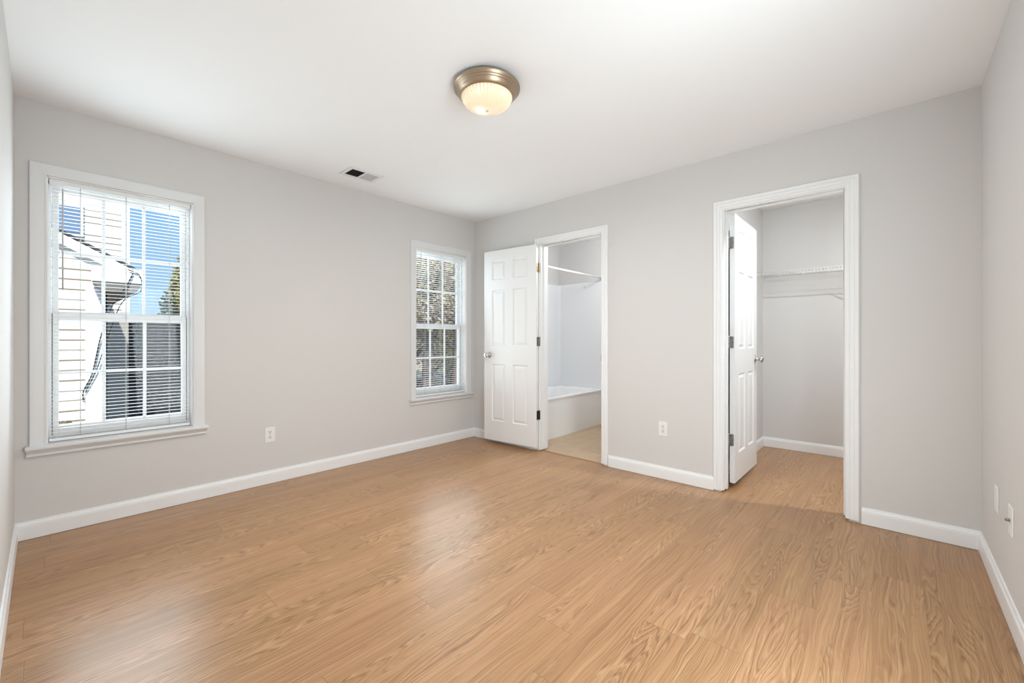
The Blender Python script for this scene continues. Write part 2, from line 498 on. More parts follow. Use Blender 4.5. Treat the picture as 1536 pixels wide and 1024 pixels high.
# baseboards
def baseboard(name, segs, label):
    b = MB()
    for (p0, p1, n, m0, m1) in segs:
        run_profile(b, p0, p1, n, BASE, m0, m1)
    return struct(b.build(name, 'trim'), label, 'baseboard')
baseboard('baseboard_left', [((LX, 0, 0), (0, 0, 0), (0, -1, 0), 1, 1)], 'white baseboard below the two windows')
baseboard('baseboard_right', [((0, 0, 0), (0, -0.893, 0), (-1, 0, 0), 1, 0), ((0, -1.7195, 0), (0, -2.5815, 0), (-1, 0, 0), 0, 0), ((0, -3.4175, 0), (0, LY, 0), (-1, 0, 0), 0, 1)], 'white baseboard between and beside the two doorways')
baseboard('baseboard_near_left', [((LX, LY, 0), (LX, 0, 0), (1, 0, 0), 1, 1)], 'white baseboard at the lower left edge of the photo')
baseboard('baseboard_near_right', [((0, LY, 0), (-1.84, LY, 0), (0, 1, 0), 1, 0), ((-2.76, LY, 0), (LX, LY, 0), (0, 1, 0), 0, 1)], 'white baseboard below the two white plates')
baseboard('baseboard_closet', [((TW, -2.549, 0), (1.71, -2.549, 0), (0, -1, 0), 0, 1), ((1.71, -2.549, 0), (1.71, LY, 0), (-1, 0, 0), 1, 1)], 'white baseboard inside the closet')

# ------------------------------------------------------------------ windows
def window(n, x0, x1, label):
    root = empty('window_%d' % n, ((x0 + x1) / 2, 0, WZ[0]))
    struct(root, label, 'window')
    zb, zt = WZ
    c = MB()
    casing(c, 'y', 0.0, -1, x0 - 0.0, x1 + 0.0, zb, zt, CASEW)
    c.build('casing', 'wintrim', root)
    # stool with rounded nose, moulded apron beneath
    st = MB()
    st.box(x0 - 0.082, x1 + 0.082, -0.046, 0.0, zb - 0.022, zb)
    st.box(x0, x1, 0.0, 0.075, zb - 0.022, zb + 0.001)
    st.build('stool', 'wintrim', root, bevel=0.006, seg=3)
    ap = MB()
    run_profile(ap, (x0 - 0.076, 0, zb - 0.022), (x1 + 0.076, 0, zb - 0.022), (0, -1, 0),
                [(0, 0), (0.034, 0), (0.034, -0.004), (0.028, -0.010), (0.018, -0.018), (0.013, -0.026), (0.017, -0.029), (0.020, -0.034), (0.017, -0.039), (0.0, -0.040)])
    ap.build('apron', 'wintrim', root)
    # white jamb liner
    j = MB()
    j.box(x0, x0 + 0.006, 0.0, 0.14, zb, zt)
    j.box(x1 - 0.006, x1, 0.0, 0.14, zb, zt)
    j.box(x0, x1, 0.0, 0.14, zt - 0.006, zt)
    j.box(x0, x1, 0.075, 0.14, zb, zb + 0.03)
    # outer frame of the unit
    j.box(x0 + 0.006, x0 + 0.020, 0.066, 0.14, zb, zt)
    j.box(x1 - 0.020, x1 - 0.006, 0.066, 0.14, zb, zt)
    j.box(x0, x1, 0.066, 0.14, zt - 0.026, zt)
    j.build('frame', 'vinyl', root, bevel=0.0015)
    g = MB()
    g.box(x0 + 0.0195, x0 + 0.0235, 0.069, 0.072, zb + 0.035, 1.262)
    g.box(x1 - 0.0235, x1 - 0.0195, 0.069, 0.072, zb + 0.035, 1.262)
    g.build('track_gap_strip', 'trackgap', root)  # dark strip painting the shaded gap between sash and jamb
    gx0, gx1 = x0 + 0.048, x1 - 0.048
    def sash(name, y0, y1, z0, z1, rb, rt):
        m = MB()
        m.box(x0 + 0.022, gx0, y0, y1, z0, z1)
        m.box(gx1, x1 - 0.022, y0, y1, z0, z1)
        m.box(gx0, gx1, y0, y1, z0, z0 + rb)
        m.box(gx0, gx1, y0, y1, z1 - rt, z1)
        sa = m.build(name, 'vinyl', root, bevel=0.003)
        yc = (y0 + y1) / 2
        a, d = z0 + rb, z1 - rt
        mu = MB()
        wdt = (gx1 - gx0)
        for k in (1, 2):
            xc = gx0 + wdt * k / 3
            mu.box(xc - 0.0088, xc + 0.0088, yc - 0.006, yc + 0.006, a, d)
        mu.box(gx0, gx1, yc - 0.0055, yc + 0.0055, (a + d) / 2 - 0.0088, (a + d) / 2 + 0.0088)
        ch(mu.build('muntin_grid', 'vinyl', None, bevel=0.003), sa)
        gl = MB()
        gl.box(gx0, gx1, yc - 0.002, yc + 0.002, a, d)
        ch(gl.build('pane', 'glass', None), sa)
        return sa
    ls = sash('lower_sash', 0.070, 0.100, zb + 0.028, 1.262, 0.058, 0.042)
    sash('upper_sash', 0.103, 0.132, 1.222, zt - 0.026, 0.050, 0.036)
    for xx in (gx0 + 0.02, gx1 - 0.02):
        la = MB()
        la.box(xx - 0.017, xx + 0.017, 0.072, 0.092, 1.2621, 1.270)
        ch(la.build('tilt_latch', 'vinyl', None, bevel=0.002), ls)
    lk = MB()
    xc = (x0 + x1) / 2
    lk.box(xc - 0.03, xc + 0.03, 0.074, 0.100, 1.2621, 1.271)
    lk.tube([(xc - 0.02, 0.086, 1.271), (xc - 0.02, 0.086, 1.279)], 0.009, 12)
    lk.box(xc - 0.022, xc + 0.028, 0.080, 0.089, 1.276, 1.283)
    ch(lk.build('sash_lock', 'vinyl', None, bevel=0.0015), ls)
    return root

def ch(o, parent):
    """make o a child of parent, keeping it where it stands"""
    o.parent = parent
    r = parent
    while r.parent is not None:
        r = r.parent
    o.matrix_parent_inverse = Matrix.Translation(r.location).inverted() @ Matrix() if parent is r else Matrix()
    return o

window(1, *WIN[1], 'large white sash window near the left edge, house and sky outside')
window(2, *WIN[2], 'white sash window by the corner with trees outside')

def blind(x0, x1, label, wx):
    zb, zt = WZ
    root = empty('window_blind', ((x0 + x1) / 2, 0.035, zt - 0.006))
    tag(root, label, 'blind', 'white mini blinds in the windows')
    a, d = x0 + 0.010, x1 - 0.010
    hr = MB()
    hr.box(a, d, 0.020, 0.050, zt - 0.031, zt - 0.0062)
    hr.build('headrail', 'trim', root, bevel=0.002)
    sl = MB()
    ztop, zlow, n = zt - 0.046, zb + 0.034, 68
    for k in range(n):
        z = zlow + (ztop - zlow) * k / (n - 1)
        vs = []
        prof = [(-0.0125, -0.0008), (-0.006, 0.0003), (0.0, 0.0006), (0.006, 0.0003), (0.0125, -0.0008)]
        til = 0.0
        for xx in (a + 0.003, d - 0.003):
            for off in (0.0, -0.0005):
                for (yy, hh) in prof:
                    vs.append((xx, 0.035 + yy, z + hh + off + yy * til))
        m = 5
        fs = []
        for i in range(4):
            fs.append((i, i + 1, 10 + i + 1, 10 + i))
            fs.append((5 + i, 15 + i, 15 + i + 1, 5 + i + 1))
        fs += [(0, 10, 15, 5), (4, 9, 19, 14), (0, 5, 6, 1), (1, 6, 7, 2), (2, 7, 8, 3), (3, 8, 9, 4), (10, 11, 16, 15), (11, 12, 17, 16), (12, 13, 18, 17), (13, 14, 19, 18)]
        sl.add(vs, fs)
    sl.build('slats', 'slat', root)
    br = MB()
    br.box(a, d, 0.023, 0.047, zb + 0.005, zb + 0.022)
    br.build('bottom_rail', 'trim', root, bevel=0.003)
    for fx in (0.20, 0.5, 0.82):
        cd = MB()
        xx = x0 + (x1 - x0) * fx
        for yy in (0.0215, 0.0485):
            cd.tube([(xx, yy, zb + 0.02), (xx, yy, zt - 0.03)], 0.0007, 5)
        cd.tube([(xx + 0.003, 0.035, zb + 0.02), (xx + 0.003, 0.035, zt - 0.03)], 0.0008, 5)
        cd.build('ladder_cord', 'cord', root)
    wd = MB()
    wd.tube([(wx, 0.012, zt - 0.052), (wx, 0.010, zt - 0.062), (wx, 0.010, zt - 0.64)], [0.0018, 0.0042, 0.0042], 6)
    wd.tube([(wx, 0.021, zt - 0.034), (wx, 0.013, zt - 0.036), (wx, 0.012, zt - 0.054)], 0.0014, 6)
    wd.build('tilt_wand', 'wand', root)
    return root
blind(*WIN[1], 'white mini blind with open slats in the large left window', -3.226)
blind(*WIN[2], 'white mini blind with open slats in the corner window', -0.725)

# ------------------------------------------------------------------ door frames
def door_frame(n, hole, hinge_side, stop_x, label):
    y0, y1, _, zt = hole                      # rough opening
    root = empty('trim_%d' % n, (TW / 2, (y0 + y1) / 2, 0.012))
    struct(root, label, 'door frame')
    a, d, t_ = y0 + 0.018, y1 - 0.018, zt - 0.018
    c = MB()
    casing(c, 'x', 0.0, -1, a - 0.006, d + 0.006, 0.014, t_ + 0.006, CASE)
    c.build('casing', 'trim', root)
    c = MB()
    casing(c, 'x', TW, 1, a - 0.006, d + 0.006, 0.014, t_ + 0.006, CASE)
    c.build('casing', 'trim', root)
    j = MB()
    j.box(-0.0005, TW + 0.0005, y0 + 0.0005, a, 0.012, t_)
    j.box(-0.0005, TW + 0.0005, d, y1 - 0.0005, 0.012, t_)
    j.box(-0.0005, TW + 0.0005, y0 + 0.0005, y1 - 0.0005, t_, zt - 0.0005)
    j.build('jamb', 'trim', root, bevel=0.0012)
    s = MB()
    x0, x1 = stop_x
    s.box(x0, x1, a, a + 0.011, 0.014, t_)
    s.box(x0, x1, d - 0.011, d, 0.014, t_)
    s.box(x0, x1, a + 0.011, d - 0.011, t_ - 0.011, t_)
    s.build('door_stop', 'trim', root, bevel=0.002)
    sp = MB()
    yy = a if hinge_side == 'high' else d
    sg = 1 if hinge_side == 'high' else -1
    xs = (-0.003, 0.024) if n == 2 else (TW - 0.024, TW + 0.003)
    sp.box(xs[0], xs[1], yy, yy + sg * 0.0016, 0.912, 0.969)
    sp.build('strike_plate', 'hinge', root)
    return root
door_frame(2, BATH, 'high', (0.040, 0.075), 'white casing and jamb around the bathroom doorway')
door_frame(3, CLOS, 'high', (0.040, 0.075), 'white casing and jamb around the closet doorway')

et = empty('trim_4', (-2.30, LY, 0.0))
struct(et, 'white casing around the added entry doorway behind the camera', 'door frame')
c = MB()
casing(c, 'y', LY, 1, -2.694, -1.906, 0.014, 2.044, CASE)
c.build('casing', 'trim', et)
j = MB()
j.box(-2.6995, -2.688, LY - 0.14, LY + 0.0005, 0.012, 2.038)
j.box(-1.912, -1.9005, LY - 0.14, LY + 0.0005, 0.012, 2.038)
j.box(-2.6995, -1.9005, LY - 0.14, LY + 0.0005, 2.038, 2.0495)
j.build('jamb', 'trim', et)

# ------------------------------------------------------------------ six panel doors
DW, DH, DT = 0.672, 2.00, 0.035
def door_slab():
    """six-panel slab in local space: x from 0 (hinge) to DW, y thickness 0..DT, z 0..DH"""
    cols = [(0.106, 0.292), (0.388, 0.566)]
    rows = [(0.207, 0.806), (0.995, 1.585), (1.693, 1.895)]
    b = MB()
    us = [0, *cols[0], *cols[1], DW]
    zs = [0, *rows[0], *rows[1], *rows[2], DH]
    for side, y in ((-1, 0.0), (1, DT)):
        q = lambda pts: b.add(pts, [tuple(range(len(pts)))])
        for i in range(5):
            for j in range(7):
                if i in (1, 3) and j in (1, 3, 5):
                    a, d, lo, hi = us[i], us[i + 1], zs[j], zs[j + 1]
                    # sticking (slope in), flat, then raised field
                    loops = []
                    for ins, dep in ((0, 0), (0.002, 0.002), (0.009, 0.0115), (0.013, 0.0115), (0.032, 0.0030), (0.0325, 0.0022)):
                        yy = y - side * dep
                        loops.append([(a + ins, yy, lo + ins), (d - ins, yy, lo + ins), (d - ins, yy, hi - ins), (a + ins, yy, hi - ins)])
                    for l0, l1 in zip(loops, loops[1:]):
                        for k in range(4):
                            q([l0[k], l0[(k + 1) % 4], l1[(k + 1) % 4], l1[k]])
                    q(loops[-1])
                else:
                    q([(us[i], y, zs[j]), (us[i + 1], y, zs[j]), (us[i + 1], y, zs[j + 1]), (us[i], y, zs[j + 1])])
    for z in (0, DH):
        for i in range(5):
            b.add([(us[i], 0, z), (us[i + 1], 0, z), (us[i + 1], DT, z), (us[i], DT, z)], [(0, 1, 2, 3)])
    for x in (0, DW):
        for j in range(7):
            b.add([(x, 0, zs[j]), (x, DT, zs[j]), (x, DT, zs[j + 1]), (x, 0, zs[j + 1])], [(0, 1, 2, 3)])
    return b

def knob_prof():
    return [(0.0, 0.0), (0.0325, 0.0), (0.0325, 0.003), (0.030, 0.006), (0.021, 0.009), (0.0135, 0.013), (0.0115, 0.020), (0.0115, 0.028),
            (0.015, 0.033), (0.0225, 0.037), (0.0270, 0.044), (0.0275, 0.052), (0.0245, 0.059), (0.017, 0.064), (0.008, 0.0662), (0.0, 0.0665)]

def door(n, pin, ang, label, knob_sides, hinge_mats, flip):
    """pin = hinge pin on plan; ang = direction of the leaf from the pin; slab lies on the 'flip' side"""
    root = empty('door_%d' % n, (pin[0], pin[1], 0.04))
    struct(root, label, 'door')
    R = Matrix.Translation((pin[0], pin[1], 0.04)) @ Matrix.Rotation(ang, 4, 'Z')
    y0 = 0.005 if flip > 0 else -0.005 - DT       # slab offset from the pin
    off = Matrix.Translation((0.004, y0, 0))
    s = door_slab()
    s.v = [tuple(R @ off @ Vector(v)) for v in s.v]
    s.build('door_panel', 'door', root, bevel=0.0008, seg=1)
    zk = 0.900
    for sd in knob_sides:
        k = MB()
        yk = y0 + (DT if sd > 0 else 0.0)
        m = R @ Matrix.Translation((DW - 0.062, yk, zk)) @ Matrix.Rotation(-sd * pi / 2, 4, 'X')
        k.lathe(knob_prof(), 32, m)
        kn = k.build('door_knob', 'nickel', root)
        c = MB()
        c.tube([m @ Vector((0, 0, 0.0662)), m @ Vector((0, 0, 0.0675))], 0.0035, 12)
        ch(c.build('keyway', 'dark', None), kn)
    lp = MB()
    lp.v, lp.f = [], []
    vs = MB().box(DW + 0.004 - 0.001, DW + 0.0048, y0 + 0.005, y0 + DT - 0.005, zk - 0.028, zk + 0.028)
    lp.add([R @ Vector(v) for v in vs.v], vs.f)
    lp.build('latch_plate', 'nickel', root)
    return root, R, y0

def hinge(root, R, y0, z, mat, jamb_dir, pin_mat=None):
    """door leaf on the hinge edge of the slab, five knuckles on the pin, jamb leaf along jamb_dir"""
    hh = 0.0445
    h = MB()
    # rounded-corner leaf on the slab edge (plane x = 0.004 local)
    ya, yb = (0.003, 0.034) if y0 > 0 else (-0.034, -0.003)
    def leaf(o, du, dn, w):
        """o origin, du along leaf, dn thickness; w width"""
        r = 0.008
        pts = [(0.0, -hh)]
        for k in range(5):
            th_ = -pi / 2 + k * pi / 8
            pts.append((w - r + r * cos(th_), -hh + r + r * sin(th_)))
        for k in range(5):
            th_ = k * pi / 8
            pts.append((w - r + r * cos(th_), hh - r + r * sin(th_)))
        pts.append((0.0, hh))
        m = len(pts)
        vs = [o + du * u + Vector((0, 0, zz)) for u, zz in pts] + [o + du * u + Vector((0, 0, zz)) + dn for u, zz in pts]
        fs = [tuple(range(m)), tuple(reversed(range(m, 2 * m)))] + [(i, (i + 1) % m, m + (i + 1) % m, m + i) for i in range(m)]
        h.add(vs, fs)
    sgn = 1 if y0 > 0 else -1
    o = R @ Vector((0.004, 0.003 * sgn, z))
    du = (R.to_3x3() @ Vector((0, sgn, 0)))
    dn = (R.to_3x3() @ Vector((-0.0018, 0, 0)))
    leaf(o, du, dn, 0.029)
    po = R @ Vector((0, 0, z))
    jd = Vector(jamb_dir[0])
    leaf(po + jd * 0.003 + Vector(jamb_dir[1]) * 0.0, jd, Vector(jamb_dir[1]) * 0.0018, 0.031)
    for k in range(5):
        z0_ = -hh + k * 2 * hh / 5
        h.tube([po + Vector((0, 0, z0_ + 0.0006)), po + Vector((0, 0, z0_ + 2 * hh / 5 - 0.0006))], 0.0052, 12)
    ob = h.build('hinge', mat, root)
    p = MB()
    p.tube([po + Vector((0, 0, -hh - 0.004)), po + Vector((0, 0, hh + 0.001)), po + Vector((0, 0, hh + 0.005))], [0.0036, 0.0036, 0.0046], 10)
    ch(p.build('hinge_pin', pin_mat or 'nickel', None), ob)
    sc = MB()
    for (u, zz) in ((0.012, 0.030), (0.021, 0.0), (0.012, -0.030)):
        q = o + du * u + Vector((0, 0, zz))
        sc.tube([q + dn * 0.9, q + dn * 1.35], 0.0032, 10)
    ch(sc.build('hinge_screws', 'dark', None), ob)
    return ob

# bathroom door: folded back against the wall
AB = radians(90 + 5.0)
r1, R1, y1_ = door(1, (-0.0215, -0.9585), AB, 'white six panel door folded back beside the bathroom doorway', (-1, 1), None, 1)
for z, mt in ((1.776, 'brass'), (1.045, 'hinge'), (0.318, 'black')):
    hinge(r1, R1, y1_, z, mt, ((1, 0, 0), (0, -1, 0)))
# closet door: swung 90 degrees into the closet
r2, R2, y2_ = door(2, (0.127, -2.648), radians(0.0), 'white six panel door swung open into the closet', (-1, 1), None, -1)
for z, mt in ((1.785, 'hinge'), (1.045, 'hinge'), (0.318, 'hinge')):
    hinge(r2, R2, y2_, z, mt, ((-1, 0, 0), (0, -1, 0)))

# ------------------------------------------------------------------ ceiling light
cl = empty('ceiling_light', (LAMP[0], LAMP[1], H))
tag(cl, 'round flush ceiling light with bronze rim and ribbed glowing glass', 'ceiling light')
T = Matrix.Translation((LAMP[0], LAMP[1], 0))
b = MB()
b.lathe([(0.0, 2.4399), (0.150, 2.4399), (0.158, 2.434), (0.166, 2.424), (0.1725, 2.420), (0.1735, 2.415), (0.1725, 2.410), (0.168, 2.408), (0.167, 2.404), (0.165, 2.401),
         (0.161, 2.400), (0.160, 2.396), (0.157, 2.393), (0.155, 2.392), (0.151, 2.384), (0.144, 2.375), (0.137, 2.3695), (0.133, 2.368), (0.1305, 2.370), (0.129, 2.376), (0.0, 2.376)], 96, T)
b.build('rim', 'rim', cl)
b = MB()
prof = []
for k in range(15):
    a = k / 14 * pi / 2
    prof.append((0.131 * cos(a) ** 0.9 if k < 14 else 0.0, 2.373 - 0.072 * sin(a)))
b.lathe(prof, 288, T, flute=44, depth=0.022)
b.build('glass_shade', 'lampglass', cl)
b = MB()
b.lathe([(0.0, 2.303), (0.007, 2.302), (0.006, 2.298), (0.003, 2.295), (0.0, 2.2945)], 16, T)
tag(b.build('finial', 'nickel', cl), 'small metal finial')

# ------------------------------------------------------------------ ceiling vent
vx0, vx1, vy0, vy1 = -1.712, -1.428, -0.468, -0.258
cv = empty('ceiling_vent', ((vx0 + vx1) / 2, (vy0 + vy1) / 2, H))
tag(cv, 'white metal ceiling vent with one shade-coloured and one pale louver bank', 'vent')
b = MB()
hx = [(-1.684, -1.577), (-1.563, -1.456)]
hy0, hy1 = -0.434, -0.292
def ring(b, x0, x1, y0, y1, ix, iy0, iy1, z0, z1):
    b.box(x0, x1, y0, iy0, z0, z1)
    b.box(x0, x1, iy1, y1, z0, z1)
    xs = [x0] + [v for p in ix for v in p] + [x1]
    for k in range(0, len(xs), 2):
        b.box(xs[k], xs[k + 1], iy0, iy1, z0, z1)
ring(b, vx0, vx1, vy0, vy1, hx, hy0, hy1, 2.4345, 2.4399)
b.build('frame', 'ventwhite', cv, bevel=0.002)
b = MB()
b.box(hx[0][0], hx[1][1], hy0, hy1, 2.4392, 2.4398)
b.build('duct_opening', 'dark', cv)
for i, (a0, a1) in enumerate(hx):
    b = MB()
    n = 10
    for k in range(n):
        xc = a0 + (a1 - a0) * (k + 0.5) / n
        tl = 0.0046 if i else -0.0022
        vs = []
        for yy in (hy0, hy1):
            vs += [(xc - tl, yy, 2.4388), (xc + tl, yy, 2.4352), (xc + tl + 0.0005, yy, 2.4356), (xc - tl + 0.0005, yy, 2.4391)]
        b.add(vs, [(0, 1, 5, 4), (1, 2, 6, 5), (2, 3, 7, 6), (3, 0, 4, 7), (0, 3, 2, 1), (4, 5, 6, 7)])
    o = b.build('louver_bank', 'louver' if i else 'louvershade', cv)
    tag(o, 'pale closed louvers' if i else 'open louvers coloured as in shade')

# ------------------------------------------------------------------ outlets and plates
def plate_frame(name, loc, rz, label, cat, group=None):
    root = empty(name, loc)
    tag(root, label, cat, group)
    R = Matrix.Translation(loc) @ Matrix.Rotation(rz, 4, 'Z')   # local: -y points out of the wall
    def put(b, nm, mat, parent=None, bevel=0.0):
        b.v = [tuple(R @ Vector(v)) for v in b.v]
        o = b.build(nm, mat, None, bevel=bevel)
        return ch(o, parent or root)
    p = MB().box(-0.036, 0.036, -0.0055, 0.0, -0.0575, 0.0575)
    put(p, 'cover_plate', 'plate', bevel=0.0025)
    return root, R, put

def outlet(loc, rz, label):
    root, R, put = plate_frame('wall_outlet', loc, rz, label, 'outlet', 'duplex wall outlets')
    for zc in (0.0195, -0.0195):
        f = MB()
        pts = []
        for k in range(28):
            th_ = 2 * pi * k / 28
            pts.append((0.0172 * cos(th_), max(-0.0125, min(0.0125, 0.0172 * sin(th_)))))
        m = len(pts)
        f.add([(x, -0.0054, zc + z) for x, z in pts] + [(x, -0.0072, zc + z) for x, z in pts],
              [tuple(range(m)), tuple(reversed(range(m, 2 * m)))] + [(i, (i + 1) % m, m + (i + 1) % m, m + i) for i in range(m)])
        rc = put(f, 'receptacle', 'plate')
        for (sx, sz, w, h) in ((-0.0064, 0.0045, 0.0034, 0.0095), (0.0064, 0.0045, 0.0034, 0.0080)):
            put(MB().box(sx - w / 2, sx + w / 2, -0.0076, -0.0070, zc + sz - h / 2, zc + sz + h / 2), 'slot', 'dark', rc)
        g = MB()
        g.tube([(0, -0.0070, zc - 0.0065), (0, -0.0076, zc - 0.0065)], 0.0036, 12)
        put(g, 'ground_hole', 'dark', rc)
    s = MB()
    s.tube([(0, -0.0050, 0), (0, -0.0066, 0)], 0.003, 12)
    put(s, 'screw', 'nickel')
    return root
outlet((-2.134, 0, 0.374), 0, 'white duplex outlet on the wall between the two windows')
outlet((0, -2.202, 0.396), -pi / 2, 'white duplex outlet on the wall between the two doorways')

r_, R_, put = plate_frame('wall_plate', (-0.462, LY, 0.402), pi, 'blank white wall plate nearer the room corner', 'wall plate')
for zc in (0.0415, -0.0415):
    s = MB()
    s.tube([(0, -0.0050, zc), (0, -0.0064, zc)], 0.003, 12)
    put(s, 'screw', 'plate')
r_, R_, put = plate_frame('coax_plate', (-0.772, LY, 0.403), pi, 'white wall plate with a metal cable connector sticking out', 'wall plate')
s = MB()
s.tube([(0, -0.0050, 0), (0, -0.008, 0)], 0.0075, 6)
s.tube([(0, -0.008, 0), (0, -0.0185, 0)], 0.0047, 14)
for k in range(4):
    yv = -0.0095 - k * 0.0024
    s.tube([(0, yv, 0), (0, yv - 0.0011, 0)], 0.0053, 14)
put(s, 'coax_connector', 'hinge')
for zc in (0.0415, -0.0415):
    s = MB()
    s.tube([(0, -0.0050, zc), (0, -0.0064, zc)], 0.003, 12)
    put(s, 'screw', 'plate')

# ------------------------------------------------------------------ bathroom: tub, surround, rod, hooks
TX0, TX1, TY0, TY1, TZ = TW + 0.012, 1.644, -0.735, -0.012, 0.455
tub = empty('bathtub', ((TX0 + TX1) / 2, (TY0 + TY1) / 2, 0))
tag(tub, 'white alcove bathtub with a plain apron', 'bathtub')
b = MB()
def rr(x0, x1, y0, y1, r, z, n=6):
    pts = []
    for (cx_, cy_, a0) in ((x1 - r, y1 - r, 0), (x0 + r, y1 - r, 1), (x0 + r, y0 + r, 2), (x1 - r, y0 + r, 3)):
        for k in range(n):
            a = a0 * pi / 2 + k / (n - 1) * pi / 2
            pts.append((cx_ + r * cos(a), cy_ + r * sin(a), z))
    return pts
loops = [rr(TX0, TX1, TY0, TY1, 0.004, -0.002), rr(TX0, TX1, TY0, TY1, 0.004, TZ - 0.03), rr(TX0, TX1, TY0 - 0.012, TY1, 0.006, TZ - 0.022), rr(TX0, TX1, TY0 - 0.014, TY1, 0.01, TZ - 0.006),
         rr(TX0 + 0.006, TX1 - 0.006, TY0 - 0.006, TY1 - 0.004, 0.012, TZ), rr(TX0 + 0.07, TX1 - 0.08, TY0 + 0.075, TY1 - 0.055, 0.09, TZ - 0.002),
         rr(TX0 + 0.085, TX1 - 0.10, TY0 + 0.09, TY1 - 0.07, 0.10, TZ - 0.02), rr(TX0 + 0.12, TX1 - 0.22, TY0 + 0.13, TY1 - 0.11, 0.14, 0.14), rr(TX0 + 0.17, TX1 - 0.30, TY0 + 0.18, TY1 - 0.16, 0.12, 0.10)]
m = len(loops[0])
vs = [p for l in loops for p in l]
fs = [(i * m + k, i * m + (k + 1) % m, (i + 1) * m + (k + 1) % m, (i + 1) * m + k) for i in range(len(loops) - 1) for k in range(m)]
fs.append(tuple(range((len(loops) - 1) * m, len(loops) * m)))
b.add(vs, fs, True)
o = b.build('basin', 'tub', tub)
b.v = None
o.data.polygons.foreach_set('use_smooth', [True] * len(o.data.polygons))
md = o.modifiers.new('edges', 'EDGE_SPLIT')
md.split_angle = radians(35)
b = MB()
b.lathe([(0.0, 0.002), (0.024, 0.0), (0.026, -0.003)], 20, Matrix.Translation((TX0 + 0.42, (TY0 + TY1) / 2, 0.1035)))
b.build('drain', 'nickel', tub)

su = empty('shower_surround', (1.0, 0, 0.455))
tag(su, 'glossy white three wall panel surround above the bathtub', 'shower surround')
for nm, bx in (('back_panel', (TW + 0.0005, 1.6555, -0.0115, -0.0005, 0.452, 1.872)), ('end_panel', (1.6445, 1.6555, -0.760, -0.0115, 0.452, 1.874)), ('end_panel', (TW + 0.0005, TW + 0.0115, -0.760, -0.0115, 0.452, 1.874))):
    b = MB()
    b.box(*bx)
    b.build(nm, 'surround', su, bevel=0.003)
b = MB()
b.add([(1.6445, -0.0405, 0.456), (1.6445, -0.0115, 0.456), (1.6155, -0.0115, 0.456), (1.6445, -0.0405, 1.868), (1.6445, -0.0115, 1.868), (1.6155, -0.0115, 1.868), (1.635, -0.021, 0.456), (1.635, -0.021, 1.868)],
      [(0, 6, 7, 3), (6, 2, 5, 7), (2, 1, 4, 5), (1, 0, 3, 4), (0, 1, 2, 6), (3, 7, 5, 4)])
b.build('corner_cove', 'surround', su)

ro = empty('shower_rod', (0.9, -0.70, 1.915))
tag(ro, 'white shower curtain rod spanning above the tub', 'shower rod')
b = MB()
b.tube([(TW + 0.004, -0.70, 1.915), (1.652, -0.70, 1.915)], 0.0125, 16)
b.build('rod', 'rod', ro)
for xa, xb in ((TW, TW + 0.018), (1.638, 1.656)):
    b = MB()
    rot = Matrix.Translation((xa, -0.70, 1.915)) @ Matrix.Rotation(pi / 2, 4, 'Y')
    ln = xb - xa
    b.lathe([(0.0, 0.0), (0.028 if xa < 1 else 0.016, 0.0), (0.024 if xa < 1 else 0.02, ln * 0.5), (0.016 if xa < 1 else 0.028, ln), (0.0, ln)], 24, rot)
    b.build('end_flange', 'rod', ro)
for i, (yh, zh) in enumerate(((-0.155, 1.82), (-0.435, 1.815))):
    hk = empty('adhesive_hook', (1.6445, yh, zh))
    tag(hk, ('small white hook on the surround nearer its inner corner', 'small white hook on the surround nearer the door casing')[i], 'hook', 'adhesive hooks on the surround')
    b = MB()
    b.box(1.6405, 1.6445, yh - 0.013, yh + 0.013, zh - 0.02, zh + 0.02)
    b.build('backplate', 'surround', hk, bevel=0.002)
    b = MB()
    b.tube([(1.6405, yh, zh + 0.006), (1.632, yh, zh + 0.002), (1.624, yh, zh - 0.010), (1.620, yh, zh - 0.004), (1.619, yh, zh + 0.006)], 0.004, 8)
    b.build('prong', 'surround', hk)

# ------------------------------------------------------------------ closet wire shelf
sh = empty('wire_shelf', (1.70, -3.2, 1.755))
tag(sh, 'white wire shelf along the closet back wall', 'shelf')
y0, y1 = LY + 0.004, -2.556
b = MB()
for xx, zz, r in ((1.402, 1.757, 0.0032), (1.398, 1.722, 0.0034), (1.60, 1.7535, 0.0026), (1.704, 1.7535, 0.003)):
    b.tube([(xx, y0, zz), (xx, y1, zz)], r, 8)
b.build('rail_wires', 'wire', sh)
b = MB()
n = int((y1 - y0) / 0.0254)
for k in range(n):
    yy = y0 + 0.012 + k * 0.0254
    b.tube([(1.705, yy, 1.757), (1.412, yy, 1.757), (1.403, yy, 1.753), (1.399, yy, 1.722)], 0.0015, 5)
b.build('cross_wires', 'wire', sh)
for yy in (-3.228, -3.86):
    b = MB()
    b.tube([(1.404, yy, 1.718), (1.43, yy, 1.708), (1.700, yy, 1.474), (1.708, yy, 1.450)], 0.0046, 8)
    b.box(1.703, 1.7099, yy - 0.011, yy + 0.011, 1.425, 1.475)
    b.build('support_bracket', 'wire', sh)
for yy in (-2.70, -2.90, -3.10, -3.32, -3.55):
    b = MB()
    b.box(1.698, 1.7099, yy - 0.007, yy + 0.007, 1.742, 1.766)
    b.build('wall_clip', 'wire', sh)
b = MB()
b.box(1.38, 1.42, -2.5535, -2.5492, 1.71, 1.77)
b.build('end_bracket', 'wire', sh)

# ------------------------------------------------------------------ outside
GZ = -0.75
g = MB()
g.box(-30, 40, 0.5, 60, GZ - 0.2, GZ)
struct(g.build('ground', 'grass'), 'tan gravel ground outside the windows', 'ground')

